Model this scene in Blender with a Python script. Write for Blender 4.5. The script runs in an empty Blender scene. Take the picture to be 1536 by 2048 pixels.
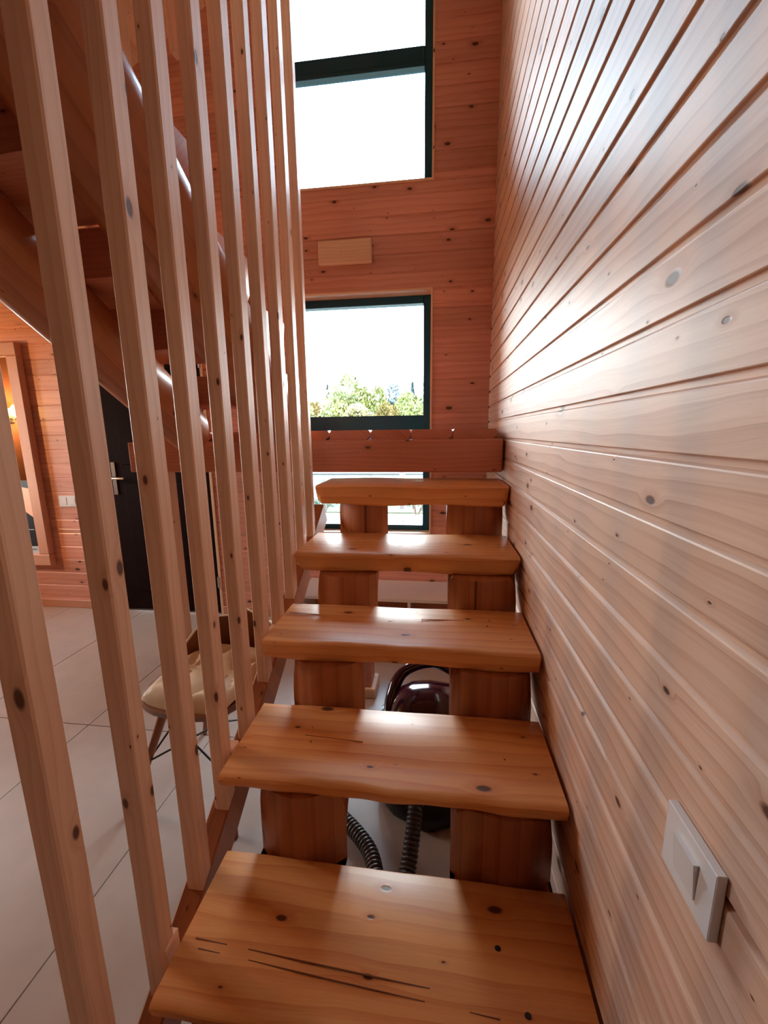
import bpy, bmesh, math, random
from mathutils import Vector, Matrix, noise

S = bpy.context.scene
C = S.collection
random.seed(7)
EYE = 1.285                      # camera height above the tiled floor

# ------------------------------------------------------------------ camera
def make_camera():
    yaw, pitch, roll = -0.129975379, -0.188905551, -0.012573968
    f = Vector((math.sin(yaw)*math.cos(pitch), math.cos(yaw)*math.cos(pitch), math.sin(pitch)))
    r0 = Vector((math.cos(yaw), -math.sin(yaw), 0)); u0 = r0.cross(f)
    r = math.cos(roll)*r0 + math.sin(roll)*u0
    u = -math.sin(roll)*r0 + math.cos(roll)*u0
    cd = bpy.data.cameras.new('camera'); co = bpy.data.objects.new('camera', cd); C.objects.link(co)
    m = Matrix((r, u, -f)).transposed().to_4x4(); m.translation = (0, 0, EYE)
    co.matrix_world = m
    cd.sensor_fit = 'VERTICAL'; cd.sensor_height = 36.0; cd.sensor_width = 27.0
    cd.lens = 838.067/2048*36.0
    cd.clip_start = 0.01; cd.clip_end = 500
    S.camera = co
make_camera()

# ------------------------------------------------------------------ sky, sun, exposure
SKY = 7.0
W = bpy.data.worlds.new('sky'); S.world = W; W.use_nodes = True
nt = W.node_tree; nt.nodes.clear()
o_ = nt.nodes.new('ShaderNodeOutputWorld'); b_ = nt.nodes.new('ShaderNodeBackground')
tc = nt.nodes.new('ShaderNodeTexCoord'); sx = nt.nodes.new('ShaderNodeSeparateXYZ')
rp = nt.nodes.new('ShaderNodeValToRGB')
rp.color_ramp.elements[0].position = 0.0; rp.color_ramp.elements[0].color = (0.97, 0.985, 1.0, 1)
rp.color_ramp.elements[1].position = 0.75; rp.color_ramp.elements[1].color = (0.46, 0.72, 1.0, 1)
e_ = rp.color_ramp.elements.new(.28); e_.color = (0.90, 0.95, 1.0, 1)
nt.links.new(tc.outputs['Generated'], sx.inputs[0]); nt.links.new(sx.outputs['Z'], rp.inputs[0])
nt.links.new(rp.outputs[0], b_.inputs[0]); b_.inputs[1].default_value = SKY
nt.links.new(b_.outputs[0], o_.inputs[0])
def make_sun():
    ld = bpy.data.lights.new('sun', 'SUN'); ld.energy = 1.2; ld.angle = math.radians(1.0); ld.color = (1.0, 0.93, 0.8)
    lo = bpy.data.objects.new('sun', ld); C.objects.link(lo)
    d = Vector((-0.35, 0.75, -0.75))           # from behind the house: lights the garden, not the room
    lo.rotation_euler = d.to_track_quat('-Z', 'Y').to_euler(); lo.location = (0, -5, 12)
make_sun()
def portal(name, loc, rot, sx_, sy_):
    ld = bpy.data.lights.new(name, 'AREA'); ld.shape = 'RECTANGLE'; ld.size = sx_; ld.size_y = sy_
    ld.cycles.is_portal = True
    lo = bpy.data.objects.new(name, ld); C.objects.link(lo); lo.location = loc; lo.rotation_euler = rot
S.view_settings.view_transform = 'Standard'; S.view_settings.look = 'None'
S.view_settings.gamma = 1.0; S.view_settings.use_curve_mapping = False
S.view_settings.exposure = 2.38
S.cycles.use_adaptive_sampling = True; S.cycles.adaptive_threshold = 0.025; S.cycles.adaptive_min_samples = 24
S.cycles.max_bounces = 10; S.cycles.diffuse_bounces = 5; S.cycles.glossy_bounces = 4
S.cycles.transparent_max_bounces = 12; S.cycles.sample_clamp_indirect = 12.0
S.cycles.caustics_reflective = False; S.cycles.caustics_refractive = False

# ------------------------------------------------------------------ materials
def lin(c):
    return tuple(((v/255/12.92) if v/255 <= .04045 else ((v/255+.055)/1.055)**2.4) for v in c)
def rgba(c): return (*lin(c), 1.0)
def new_mat(name):
    m = bpy.data.materials.new(name); m.use_nodes = True
    n = m.node_tree.nodes; n.clear()
    out = n.new('ShaderNodeOutputMaterial'); p = n.new('ShaderNodeBsdfPrincipled')
    m.node_tree.links.new(p.outputs[0], out.inputs[0])
    return m, m.node_tree, p
def plain(name, col, rough=.5, metal=0.0, coat=0.0, spec=.5, noise_amt=0.0, noise_scale=40, bump=0.0):
    m, t, p = new_mat(name)
    p.inputs['Base Color'].default_value = rgba(col); p.inputs['Roughness'].default_value = rough
    p.inputs['Metallic'].default_value = metal; p.inputs['Coat Weight'].default_value = coat
    p.inputs['Specular IOR Level'].default_value = spec
    if noise_amt or bump:
        tcn = t.nodes.new('ShaderNodeTexCoord'); nz = t.nodes.new('ShaderNodeTexNoise')
        nz.inputs['Scale'].default_value = noise_scale; nz.inputs['Detail'].default_value = 4
        t.links.new(tcn.outputs['Object'], nz.inputs['Vector'])
        if noise_amt:
            hs = t.nodes.new('ShaderNodeHueSaturation'); hs.inputs['Color'].default_value = rgba(col)
            mr = t.nodes.new('ShaderNodeMapRange'); mr.inputs[1].default_value = .3; mr.inputs[2].default_value = .7
            mr.inputs[3].default_value = 1-noise_amt; mr.inputs[4].default_value = 1+noise_amt
            t.links.new(nz.outputs[0], mr.inputs[0]); t.links.new(mr.outputs[0], hs.inputs['Value'])
            t.links.new(hs.outputs[0], p.inputs['Base Color'])
        if bump:
            bp = t.nodes.new('ShaderNodeBump'); bp.inputs['Strength'].default_value = bump; bp.inputs['Distance'].default_value = .002
            t.links.new(nz.outputs[0], bp.inputs['Height']); t.links.new(bp.outputs[0], p.inputs['Normal'])
    return m
def wood(name, light, dark, knot=(70, 38, 22), rough=.38, coat=.3, coat_rough=.18, knots=1.0, tint=.12, spec=.5, ringf=16.0, bump=.25, contrast=1.0, across='YZ'):
    """Pine: local X is the grain; every object gets its own piece of the tree."""
    m, t, p = new_mat(name); N = t.nodes.new; L = t.links.new
    def math_(op, a, b=None, clamp=False):
        n = N('ShaderNodeMath'); n.operation = op; n.use_clamp = clamp
        for i, v in enumerate((a, b)):
            if v is None: continue
            if isinstance(v, (int, float)): n.inputs[i].default_value = v
            else: L(v, n.inputs[i])
        return n.outputs[0]
    def comb(x, y, z=0.0):
        n = N('ShaderNodeCombineXYZ')
        for i, v in enumerate((x, y, z)):
            if isinstance(v, (int, float)): n.inputs[i].default_value = v
            else: L(v, n.inputs[i])
        return n.outputs[0]
    tcn = N('ShaderNodeTexCoord'); oi = N('ShaderNodeObjectInfo'); sp = N('ShaderNodeSeparateXYZ')
    L(tcn.outputs['Object'], sp.inputs[0])
    rnd = oi.outputs['Random']
    X = math_('ADD', sp.outputs[0], math_('MULTIPLY', rnd, 61.7))
    YZ = math_('ADD', sp.outputs[1] if across == 'Y' else math_('ADD', sp.outputs[1], sp.outputs[2]), math_('MULTIPLY', rnd, 23.3))
    # knots (2D cells along the board)
    vo = N('ShaderNodeTexVoronoi'); vo.voronoi_dimensions = '2D'; vo.inputs['Scale'].default_value = 1.0
    L(comb(math_('MULTIPLY', X, 4.6), math_('MULTIPLY', YZ, 9.5)), vo.inputs['Vector'])
    cs = N('ShaderNodeSeparateColor'); L(vo.outputs['Color'], cs.inputs[0])
    rad = math_('ADD', math_('MULTIPLY', math_('POWER', cs.outputs[0], 3.2), .095*knots), .014)
    d = vo.outputs['Distance']
    q = math_('DIVIDE', d, rad)
    kn = N('ShaderNodeMapRange'); kn.inputs[1].default_value = 1.1; kn.inputs[2].default_value = .65
    kn.inputs[3].default_value = 0; kn.inputs[4].default_value = 1; L(q, kn.inputs[0])
    halo = N('ShaderNodeMapRange'); halo.inputs[1].default_value = 3.2; halo.inputs[2].default_value = .9
    halo.inputs[3].default_value = 0; halo.inputs[4].default_value = 1; halo.interpolation_type = 'SMOOTHSTEP'; L(q, halo.inputs[0])
    # grain, bent round the knots
    wob = N('ShaderNodeTexNoise'); wob.inputs['Scale'].default_value = 1.0; wob.inputs['Detail'].default_value = 2
    L(comb(math_('MULTIPLY', X, 2.2), math_('MULTIPLY', YZ, 9.0)), wob.inputs['Vector'])
    yw = math_('ADD', YZ, math_('ADD', math_('MULTIPLY', wob.outputs[0], .05), math_('MULTIPLY', halo.outputs[0], .012)))
    wv = N('ShaderNodeTexWave'); wv.wave_type = 'BANDS'; wv.bands_direction = 'Y'; wv.wave_profile = 'SAW'
    wv.inputs['Scale'].default_value = 1.0; wv.inputs['Distortion'].default_value = 1.6; wv.inputs['Detail'].default_value = 1.5
    wv.inputs['Detail Scale'].default_value = .7
    L(comb(math_('MULTIPLY', X, .9), math_('MULTIPLY', yw, ringf)), wv.inputs['Vector'])
    fb = N('ShaderNodeTexNoise'); fb.inputs['Scale'].default_value = 1.0; fb.inputs['Detail'].default_value = 5; fb.inputs['Roughness'].default_value = .65
    L(comb(math_('MULTIPLY', X, 5.0), math_('MULTIPLY', yw, 190.0)), fb.inputs['Vector'])
    bl = N('ShaderNodeTexNoise'); bl.inputs['Scale'].default_value = 1.0; bl.inputs['Detail'].default_value = 3
    L(comb(math_('MULTIPLY', X, 1.6), math_('MULTIPLY', yw, 11.0), 3.1), bl.inputs['Vector'])
    g = math_('ADD', math_('MULTIPLY', math_('POWER', wv.outputs[0], 2.2), .42*contrast),
              math_('ADD', math_('MULTIPLY', math_('SUBTRACT', fb.outputs[0], .45), .8*contrast), math_('MULTIPLY', math_('SUBTRACT', bl.outputs[0], .5), 1.1)), clamp=True)
    mx = N('ShaderNodeMix'); mx.data_type = 'RGBA'; mx.inputs['A'].default_value = rgba(light); mx.inputs['B'].default_value = rgba(dark)
    L(g, mx.inputs['Factor'])
    r2 = math_('FRACT', math_('MULTIPLY', rnd, 17.31))
    hs = N('ShaderNodeHueSaturation'); L(mx.outputs['Result'], hs.inputs['Color'])
    mr = N('ShaderNodeMapRange'); mr.inputs[3].default_value = 1-tint; mr.inputs[4].default_value = 1+tint; L(r2, mr.inputs[0])
    L(mr.outputs[0], hs.inputs['Value'])
    mh = N('ShaderNodeMix'); mh.data_type = 'RGBA'; L(math_('MULTIPLY', halo.outputs[0], .45), mh.inputs['Factor'])
    L(hs.outputs[0], mh.inputs['A']); mh.inputs['B'].default_value = rgba(dark)
    mk = N('ShaderNodeMix'); mk.data_type = 'RGBA'; L(math_('MULTIPLY', kn.outputs[0], .92), mk.inputs['Factor'])
    L(mh.outputs['Result'], mk.inputs['A']); mk.inputs['B'].default_value = rgba(knot)
    L(mk.outputs['Result'], p.inputs['Base Color'])
    p.inputs['Specular IOR Level'].default_value = spec
    p.inputs['Roughness'].default_value = rough; p.inputs['Coat Weight'].default_value = coat; p.inputs['Coat Roughness'].default_value = coat_rough
    bp = N('ShaderNodeBump'); bp.inputs['Strength'].default_value = bump; bp.inputs['Distance'].default_value = .0012
    hgt = math_('SUBTRACT', math_('ADD', math_('MULTIPLY', bl.outputs[0], 1.2), math_('MULTIPLY', fb.outputs[0], .25)), math_('MULTIPLY', kn.outputs[0], .7))
    L(hgt, bp.inputs['Height']); L(bp.outputs[0], p.inputs['Normal']); L(bp.outputs[0], p.inputs['Coat Normal'])
    return m

M = {}
M['wall_pine'] = wood('pine_lining', (224, 190, 168), (190, 144, 120), knot=(82, 48, 38), rough=.5, coat=.03, coat_rough=.28, spec=.28, ringf=11, bump=.6, tint=.07, contrast=1.4)
M['back_pine'] = wood('pine_back_wall', (220, 158, 138), (186, 116, 98), knot=(56, 32, 30), rough=.5, coat=.1, tint=.16, ringf=9)
M['slat'] = wood('pine_slats', (240, 204, 176), (214, 164, 132), knot=(80, 44, 34), knots=.8, rough=.5, coat=.08, tint=.05)
M['tread'] = wood('oiled_tread', (236, 170, 106), (206, 124, 66), knot=(70, 30, 14), rough=.42, coat=.07, coat_rough=.16, knots=.9, ringf=8, bump=.4, contrast=1.3)
M['log'] = wood('oiled_log', (178, 110, 70), (128, 66, 38), rough=.45, coat=.15, knots=.5, ringf=7, across='Y')
M['beam'] = wood('oiled_beam', (204, 130, 102), (168, 94, 70), rough=.5, coat=.1, knots=.6)
M['light_pine'] = wood('pale_pine', (236, 202, 170), (214, 170, 132), rough=.55, coat=.05, knots=.5, tint=.05)
M['ceil_pine'] = wood('ceiling_pine', (234, 206, 180), (212, 174, 142), rough=.55, coat=.05, tint=.06)
M['knot_dark'] = plain('dark_crack', (112, 56, 26), .7)
M['backing'] = plain('dark_backing', (92, 58, 38), .9)
M['frame'] = plain('flare_tinted_frame', (8, 74, 100), .4, spec=.5)  # anthracite frames, with the teal of lens flare put into their base colour
M['door'] = plain('dark_brown_door', (30, 14, 13), .75, spec=.06, noise_amt=.15, noise_scale=12)
M['metal'] = plain('brushed_metal', (196, 190, 184), .3, metal=.9)
M['white'] = plain('white_plastic', (226, 224, 226), .35)
M['white_lacquer'] = plain('white_lacquer', (236, 236, 234), .18, coat=.4)
M['tile'] = plain('greige_tile', (182, 165, 154), .38, noise_amt=.06, noise_scale=9, bump=.05)
M['grout'] = plain('grout', (112, 98, 88), .9)
M['purple'] = plain('aubergine_plastic', (48, 11, 28), .12, coat=.8)
M['black'] = plain('black_plastic', (18, 14, 15), .35)
M['hose'] = plain('grey_hose', (62, 54, 50), .35, coat=.2)
M['leather'] = plain('beige_leather', (222, 200, 168), .5, noise_amt=.03, noise_scale=30, bump=.05)
M['shell'] = plain('brown_shell', (128, 78, 44), .45)
M['leg_wood'] = plain('chair_leg_wood', (150, 88, 50), .45, noise_amt=.1)
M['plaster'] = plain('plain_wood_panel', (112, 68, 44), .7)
M['mirror_frame'] = wood('mirror_frame_wood', (206, 150, 122), (186, 124, 98), rough=.6, coat=0, knots=.05, tint=0, ringf=30)
M['ink'] = plain('poster_black', (20, 18, 24), .5)
M['pink'] = plain('poster_pink', (244, 186, 156), .5)
M['paper'] = plain('poster_white', (196, 204, 212), .5)
M['ink_blue'] = plain('caption_blue', (110, 130, 150), .5)
def mirror_mat():
    m, t, p = new_mat('mirror_glass'); p.inputs['Base Color'].default_value = (.82, .82, .8, 1)
    p.inputs['Metallic'].default_value = 1; p.inputs['Roughness'].default_value = .01
    return m
M['mirror'] = mirror_mat()
def glass_mat():
    m = bpy.data.materials.new('window_glass'); m.use_nodes = True; t = m.node_tree; t.nodes.clear()
    out = t.nodes.new('ShaderNodeOutputMaterial'); mix = t.nodes.new('ShaderNodeMixShader')
    tr = t.nodes.new('ShaderNodeBsdfTransparent'); tr.inputs[0].default_value = (.93, .96, .95, 1)
    gl = t.nodes.new('ShaderNodeBsdfGlossy'); gl.inputs['Roughness'].default_value = .01
    fr = t.nodes.new('ShaderNodeFresnel'); fr.inputs[0].default_value = 1.45
    t.links.new(fr.outputs[0], mix.inputs[0]); t.links.new(tr.outputs[0], mix.inputs[1]); t.links.new(gl.outputs[0], mix.inputs[2])
    t.links.new(mix.outputs[0], out.inputs[0])
    return m
M['glass'] = glass_mat()
def leaf_mat(name, a, b):
    m, t, p = new_mat(name); N = t.nodes.new
    tcn = N('ShaderNodeTexCoord'); nz = N('ShaderNodeTexNoise'); nz.inputs['Scale'].default_value = 1.6; nz.inputs['Detail'].default_value = 5
    mx = N('ShaderNodeMix'); mx.data_type = 'RGBA'; mx.inputs['A'].default_value = rgba(a); mx.inputs['B'].default_value = rgba(b)
    mr = N('ShaderNodeMapRange'); mr.inputs[1].default_value = .35; mr.inputs[2].default_value = .65
    t.links.new(tcn.outputs['Object'], nz.inputs['Vector']); t.links.new(nz.outputs[0], mr.inputs[0]); t.links.new(mr.outputs[0], mx.inputs['Factor'])
    t.links.new(mx.outputs['Result'], p.inputs['Base Color']); p.inputs['Roughness'].default_value = .7
    return m
M['leaf_green'] = leaf_mat('leaf_green', (66, 72, 28), (92, 94, 42))
M['leaf_yellow'] = leaf_mat('leaf_yellow', (90, 84, 34), (100, 82, 44))
M['leaf_blue'] = leaf_mat('leaf_blue', (26, 42, 46), (36, 54, 54))
M['leaf_shrub'] = leaf_mat('leaf_shrub', (44, 54, 38), (56, 66, 48))
M['bark'] = plain('bark', (84, 62, 50), .9, noise_amt=.2)
M['grass'] = leaf_mat('meadow', (54, 62, 34), (70, 74, 44))
M['paver'] = plain('grey_paver', (88, 92, 96), .8, noise_amt=.22, noise_scale=12)
M['render_wall'] = plain('pale_garden_wall', (102, 106, 110), .9)
M['post_pink'] = plain('garden_post', (90, 74, 72), .8)
def emit(name, col, s):
    m, t, p = new_mat(name); p.inputs['Emission Color'].default_value = rgba(col); p.inputs['Emission Strength'].default_value = s
    p.inputs['Base Color'].default_value = rgba(col); return m
M['bulb'] = emit('warm_bulb', (255, 190, 90), 14.0)

# ------------------------------------------------------------------ object helpers
WM = {}
def link(name, data, world, parent=None):
    o = bpy.data.objects.new(name, data); C.objects.link(o)
    if parent is not None:
        o.parent = parent; o.matrix_parent_inverse = WM[parent.name].inverted()
    o.matrix_basis = world; WM[o.name] = world
    return o
def tag(o, label=None, cat=None, group=None, kind=None):
    if label: o['label'] = label
    if cat: o['category'] = cat
    if group: o['group'] = group
    if kind: o['kind'] = kind
    return o
def thing(name, loc, label, cat, group=None):
    return tag(link(name, None, Matrix.Translation(Vector(loc))), label, cat, group)
def struct(name, loc=(0, 0, 0)):
    return tag(link(name, None, Matrix.Translation(Vector(loc))), kind='structure')
def finish(bm, name, mat, smooth=None):
    me = bpy.data.meshes.new(name); bmesh.ops.recalc_face_normals(bm, faces=bm.faces[:]); bm.to_mesh(me); bm.free()
    for mm in (mat if isinstance(mat, (list, tuple)) else [mat]): me.materials.append(mm)
    if smooth is not None:
        me.polygons.foreach_set('use_smooth', [True]*len(me.polygons)); me.set_sharp_from_angle(angle=math.radians(smooth))
    return me
BOXES = {}
def box_mesh(L, w, h, mat, bev=.002):
    key = (round(L, 4), round(w, 4), round(h, 4), mat.name, bev)
    if key in BOXES: return BOXES[key]
    bm = bmesh.new(); bmesh.ops.create_cube(bm, size=1.0)
    for v in bm.verts: v.co = Vector((v.co.x*L, v.co.y*w, v.co.z*h))
    if bev:
        b = min(bev, .45*min(L, w, h)); bmesh.ops.bevel(bm, geom=bm.edges[:], offset=b, segments=1, affect='EDGES')
    BOXES[key] = finish(bm, 'box', mat); return BOXES[key]
def frame_from(xaxis, up=(0, 0, 1)):
    x = Vector(xaxis).normalized(); z = Vector(up)
    z = (z - x*z.dot(x)).normalized(); y = z.cross(x)
    return Matrix((x, y, z)).transposed().to_4x4()
def beam(name, p0, p1, w, h, mat, parent=None, bev=.002, up=(0, 0, 1)):
    """A squared timber from p0 to p1 (grain along it); w is sideways, h along up."""
    p0, p1 = Vector(p0), Vector(p1); m = frame_from(p1-p0, up); m.translation = (p0+p1)/2
    return link(name, box_mesh((p1-p0).length, w, h, mat, bev), m, parent)
def block(name, lo, hi, mat, parent=None, bev=.002, grain='x'):
    lo, hi = Vector(lo), Vector(hi); c = (lo+hi)/2; s = hi-lo
    if grain == 'x': return beam(name, (lo.x, c.y, c.z), (hi.x, c.y, c.z), s.y, s.z, mat, parent, bev)
    if grain == 'y': return beam(name, (c.x, lo.y, c.z), (c.x, hi.y, c.z), s.x, s.z, mat, parent, bev)
    return beam(name, (c.x, c.y, lo.z), (c.x, c.y, hi.z), s.x, s.y, mat, parent, bev, up=(0, 1, 0))
def tube(bm, pts, rad, seg=10, caps=True):
    pts = [Vector(p) for p in pts]; rings = []; n = None
    for i, p in enumerate(pts):
        t = (pts[min(i+1, len(pts)-1)]-pts[max(i-1, 0)]).normalized()
        if n is None:
            n = Vector((0, 0, 1)) if abs(t.z) < .9 else Vector((1, 0, 0))
        n = (n - t*n.dot(t)).normalized(); b = t.cross(n)
        r = rad(i) if callable(rad) else rad
        rings.append([bm.verts.new(p + (n*math.cos(a)+b*math.sin(a))*r) for a in [2*math.pi*k/seg for k in range(seg)]])
    for A, B in zip(rings, rings[1:]):
        for k in range(seg): bm.faces.new((A[k], A[(k+1) % seg], B[(k+1) % seg], B[k]))
    if caps: bm.faces.new(rings[0][::-1]); bm.faces.new(rings[-1])
def tube_obj(name, pts, rad, mat, parent=None, seg=10):
    bm = bmesh.new(); o = Vector(pts[0]); tube(bm, [Vector(p)-o for p in pts], rad, seg)
    return link(name, finish(bm, name, mat, 50), Matrix.Translation(o), parent)
def bez(pts, n):
    """Catmull-Rom through the points."""
    pts = [Vector(p) for p in pts]; P = [2*pts[0]-pts[1]]+pts+[2*pts[-1]-pts[-2]]; out = []
    for i in range(1, len(P)-2):
        for k in range(n):
            t = k/n; a, b, c, d = P[i-1:i+3]
            out.append(.5*((2*b)+(c-a)*t+(2*a-5*b+4*c-d)*t*t+(3*b-a-3*c+d)*t**3))
    return out+[pts[-1]]

# ------------------------------------------------------------------ the room shell
XR, YB, XL, YF, ZC = 0.300, 2.685, -4.2, -5.5, 4.45

PROF = {}
def plank_mesh(L, h, mat, groove=.0115, depth=.0065):
    """Lining board: flat face, chamfer and sunk tongue along its top; local X grain, +Y outwards, Z up from its lower edge."""
    key = (round(L, 4), round(h, 4), mat.name, groove)
    if key in PROF: return PROF[key]
    t = -.012
    prof = [(t, 0), (-.0010, 0), (0, .0012), (0, h-groove-.0035), (-.0012, h-groove-.0012), (-depth, h-groove+.002), (-depth, h), (t, h)]
    bm = bmesh.new(); ends = []
    for x in (-L/2, L/2): ends.append([bm.verts.new((x, y, z)) for y, z in prof])
    for k in range(len(prof)):
        j = (k+1) % len(prof); bm.faces.new((ends[0][k], ends[0][j], ends[1][j], ends[1][k]))
    bm.faces.new(ends[0][::-1]); bm.faces.new(ends[1])
    PROF[key] = finish(bm, 'plank', mat); return PROF[key]
def cells(name, axis, pos, thick, u0, u1, z0, z1, holes, mat, parent):
    """A wall slab with rectangular openings; axis 'y' -> plane y=pos, running in x."""
    us = sorted({u0, u1, *[v for h in holes for v in h[:2]]}); zs = sorted({z0, z1, *[v for h in holes for v in h[2:]]})
    bm = bmesh.new()
    for ua, ub in zip(us, us[1:]):
        for za, zb in zip(zs, zs[1:]):
            cu, cz = (ua+ub)/2, (za+zb)/2
            if any(h[0] < cu < h[1] and h[2] < cz < h[3] for h in holes): continue
            g = bmesh.ops.create_cube(bm, size=1.0)['verts']
            for v in g:
                a, b, c = (v.co.x*(ub-ua)+cu, v.co.y*thick+pos+thick/2, v.co.z*(zb-za)+cz)
                v.co = Vector((a, b, c)) if axis == 'y' else Vector((b, a, c))
    return link(name, finish(bm, name, mat), Matrix.Identity(4), parent)

# openings in the back wall (x0, x1, z0, z1)
WX0, WX1 = -0.945, -0.043
W1 = (WX0, WX1, 2.676, 3.86)
W2 = (WX0, WX1, 0.615, 2.117)
DR = (-2.36, -1.53, 0.0, 2.03)

# floor ---------------------------------------------------------------
fl = struct('floor')
block('screed', (XL-.2, YF-.2, -.12), (XR+.2, YB+.2, -.012), M['grout'], fl, 0)
xs = [-.955-.6*k for k in range(-3, 7)]
ys = [1.495+1.2*k for k in range(-6, 3)]
for xa in xs:
    for ya in ys:
        x0, x1 = max(xa-.6, XL), min(xa, XR); y0, y1 = max(ya-1.2, YF), min(ya, YB)
        if x1-x0 < .03 or y1-y0 < .03: continue
        block('tile', (x0+.0015, y0+.0015, -.012), (x1-.0015, y1-.0015, 0), M['tile'], fl, .001, 'y')

# right wall: horizontal pine lining ------------------------------------
wr = struct('wall_right')
block('wall_core', (XR+.012, YF-.2, -.1), (XR+.25, YB+.25, ZC+.2), M['backing'], wr, 0)
PIT = 0.08883; Z0R = EYE+.0576
k0 = -int(Z0R/PIT)-1
for k in range(k0, 40):
    z = Z0R+PIT*k
    if z+PIT < 0 or z > ZC: continue
    L = YB+.02-YF; m = Matrix.Rotation(math.pi/2, 4, 'Z'); m.translation = (XR, (YB+.02+YF)/2, z)
    link('plank', plank_mesh(L, PIT, M['wall_pine']), m, wr)

# back wall --------------------------------------------------------------
wb = struct('wall_back')
cells('wall_core', 'y', YB+.012, .16, XL-.2, XR+.25, -.1, ZC+.2, [W1, W2, DR], M['backing'], wb)
PB = 0.1017; ZB = 1.600
holes = [W1, W2, DR]
def row_segments(za, zb):
    xs_ = [(XL, XR)]
    for h in holes:
        if h[2] < (za+zb)/2 < h[3]:
            nx = []
            for a, b in xs_:
                if h[0] > a: nx.append((a, min(b, h[0])))
                if h[1] < b: nx.append((max(a, h[1]), b))
            xs_ = [s for s in nx if s[1]-s[0] > .01]
    return xs_
for k in range(-16, 24):
    z, zt = ZB+PB*k, ZB+PB*(k+1)
    z, zt = max(z, 0), min(zt, ZC)
    if zt-z < .01: continue
    cuts = sorted({z, zt, *[q for h in holes for q in h[2:] if z < q < zt]})
    for za, zb in zip(cuts, cuts[1:]):
        for a, b in row_segments(za, zb):
            m = Matrix.Rotation(math.pi, 4, 'Z'); m.translation = ((a+b)/2, YB, za)
            full = abs(zb-zt) < 1e-6 and zb-za > .02
            link('plank', plank_mesh(b-a, zb-za, M['back_pine'], .005 if full else .0035, .003), m, wb)

# left wall (window towards the room's front), wall behind, ceilings --------
wl = struct('wall_left')
W3 = (1.68, 2.52, .85, 2.0)
cells('wall_core', 'x', XL-.2, .2, YF-.2, YB+.2, -.1, ZC+.2, [W3], M['plaster'], wl)
wf = struct('wall_behind')
block('wall_core', (XL-.2, YF-.2, -.1), (XR+.25, YF, ZC+.2), M['plaster'], wf, 0)
def roof(x): return 3.42+.5*(x+1.75)          # pine boarded roof slope, rising to the right
cl = struct('ceiling')
rdir = Vector((1, 0, .5)).normalized(); rn = Vector((-.5, 0, 1)).normalized()
ra, rb = Vector((XL-.3, 0, roof(XL-.3))), Vector((XR+.3, 0, roof(XR+.3)))
mid = (ra+rb)/2+rn*.075
m = Matrix((rdir, Vector((0, 1, 0)), rn)).transposed().to_4x4(); m.translation = mid+Vector((0, (YF+YB)/2, 0))
link('roof_slab', box_mesh((rb-ra).length, YB-YF+.3, .12, M['backing'], 0), m, cl)
k = 0; n_ = int((rb-ra).length/.115)
while k < n_:
    p = ra+rdir*(.115*k)
    m = Matrix((Vector((0, 1, 0)), -rn, rdir)).transposed().to_4x4(); m.translation = p+Vector((0, (YF+YB)/2, 0))
    if XL < p.x < XR: link('plank', plank_mesh(YB-YF, .115, M['ceil_pine'], .008, .004), m, cl)
    k += 1
# the upper floor, over the space behind the camera
uf = struct('ceiling')
block('floor_slab', (XL, YF, 2.62), (XR, -.45, 2.80), M['plaster'], uf, 0)

# windows --------------------------------------------------------------------
def window(name, h, ytr, transom, bottom, rails=True):
    x0, x1, z0, z1 = h; w = struct(name, ((x0+x1)/2, YB+.1, z0))
    c = .012                                        # pale lining of the reveal
    block('casing', (x0, YB-.004, z0), (x0+c, YB+.17, z1), M['light_pine'], w, .001, 'z')
    block('casing', (x1-c, YB-.004, z0), (x1, YB+.17, z1), M['light_pine'], w, .001, 'z')
    block('casing', (x0+c, YB-.004, z1-c), (x1-c, YB+.17, z1), M['light_pine'], w, .001)
    block('window_sill', (x0+c, YB-.004, z0), (x1-c, YB+.17, z0+c), M['light_pine'], w, .001)
    a, b, s, t = x0+c, x1-c, z0+c, z1-c; f = .046; y0, y1 = ytr, ytr+.065
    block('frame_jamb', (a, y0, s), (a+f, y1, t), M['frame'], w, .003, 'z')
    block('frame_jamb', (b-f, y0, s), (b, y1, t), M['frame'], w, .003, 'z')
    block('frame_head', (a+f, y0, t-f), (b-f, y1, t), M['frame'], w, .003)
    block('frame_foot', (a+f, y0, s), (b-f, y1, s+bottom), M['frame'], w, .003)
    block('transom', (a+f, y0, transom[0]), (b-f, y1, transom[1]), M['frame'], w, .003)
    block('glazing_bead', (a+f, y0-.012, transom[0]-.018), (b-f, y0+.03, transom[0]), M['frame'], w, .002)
    for za, zb in ((s+bottom, transom[0]), (transom[1], t-f)):
        block('pane', (a+f-.006, y0+.03, za-.006), (b-f+.006, y0+.036, zb+.006), M['glass'], w, 0)
    portal('daylight', ((x0+x1)/2, YB+.20, (z0+z1)/2), (-math.pi/2, 0, 0), x1-x0-.03, z1-z0-.03)
    return w
window('window_1', W1, YB+.09, (3.300, 3.388), .045)
window('window_2', W2, YB+.09, (1.25, 1.388), .035)
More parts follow.
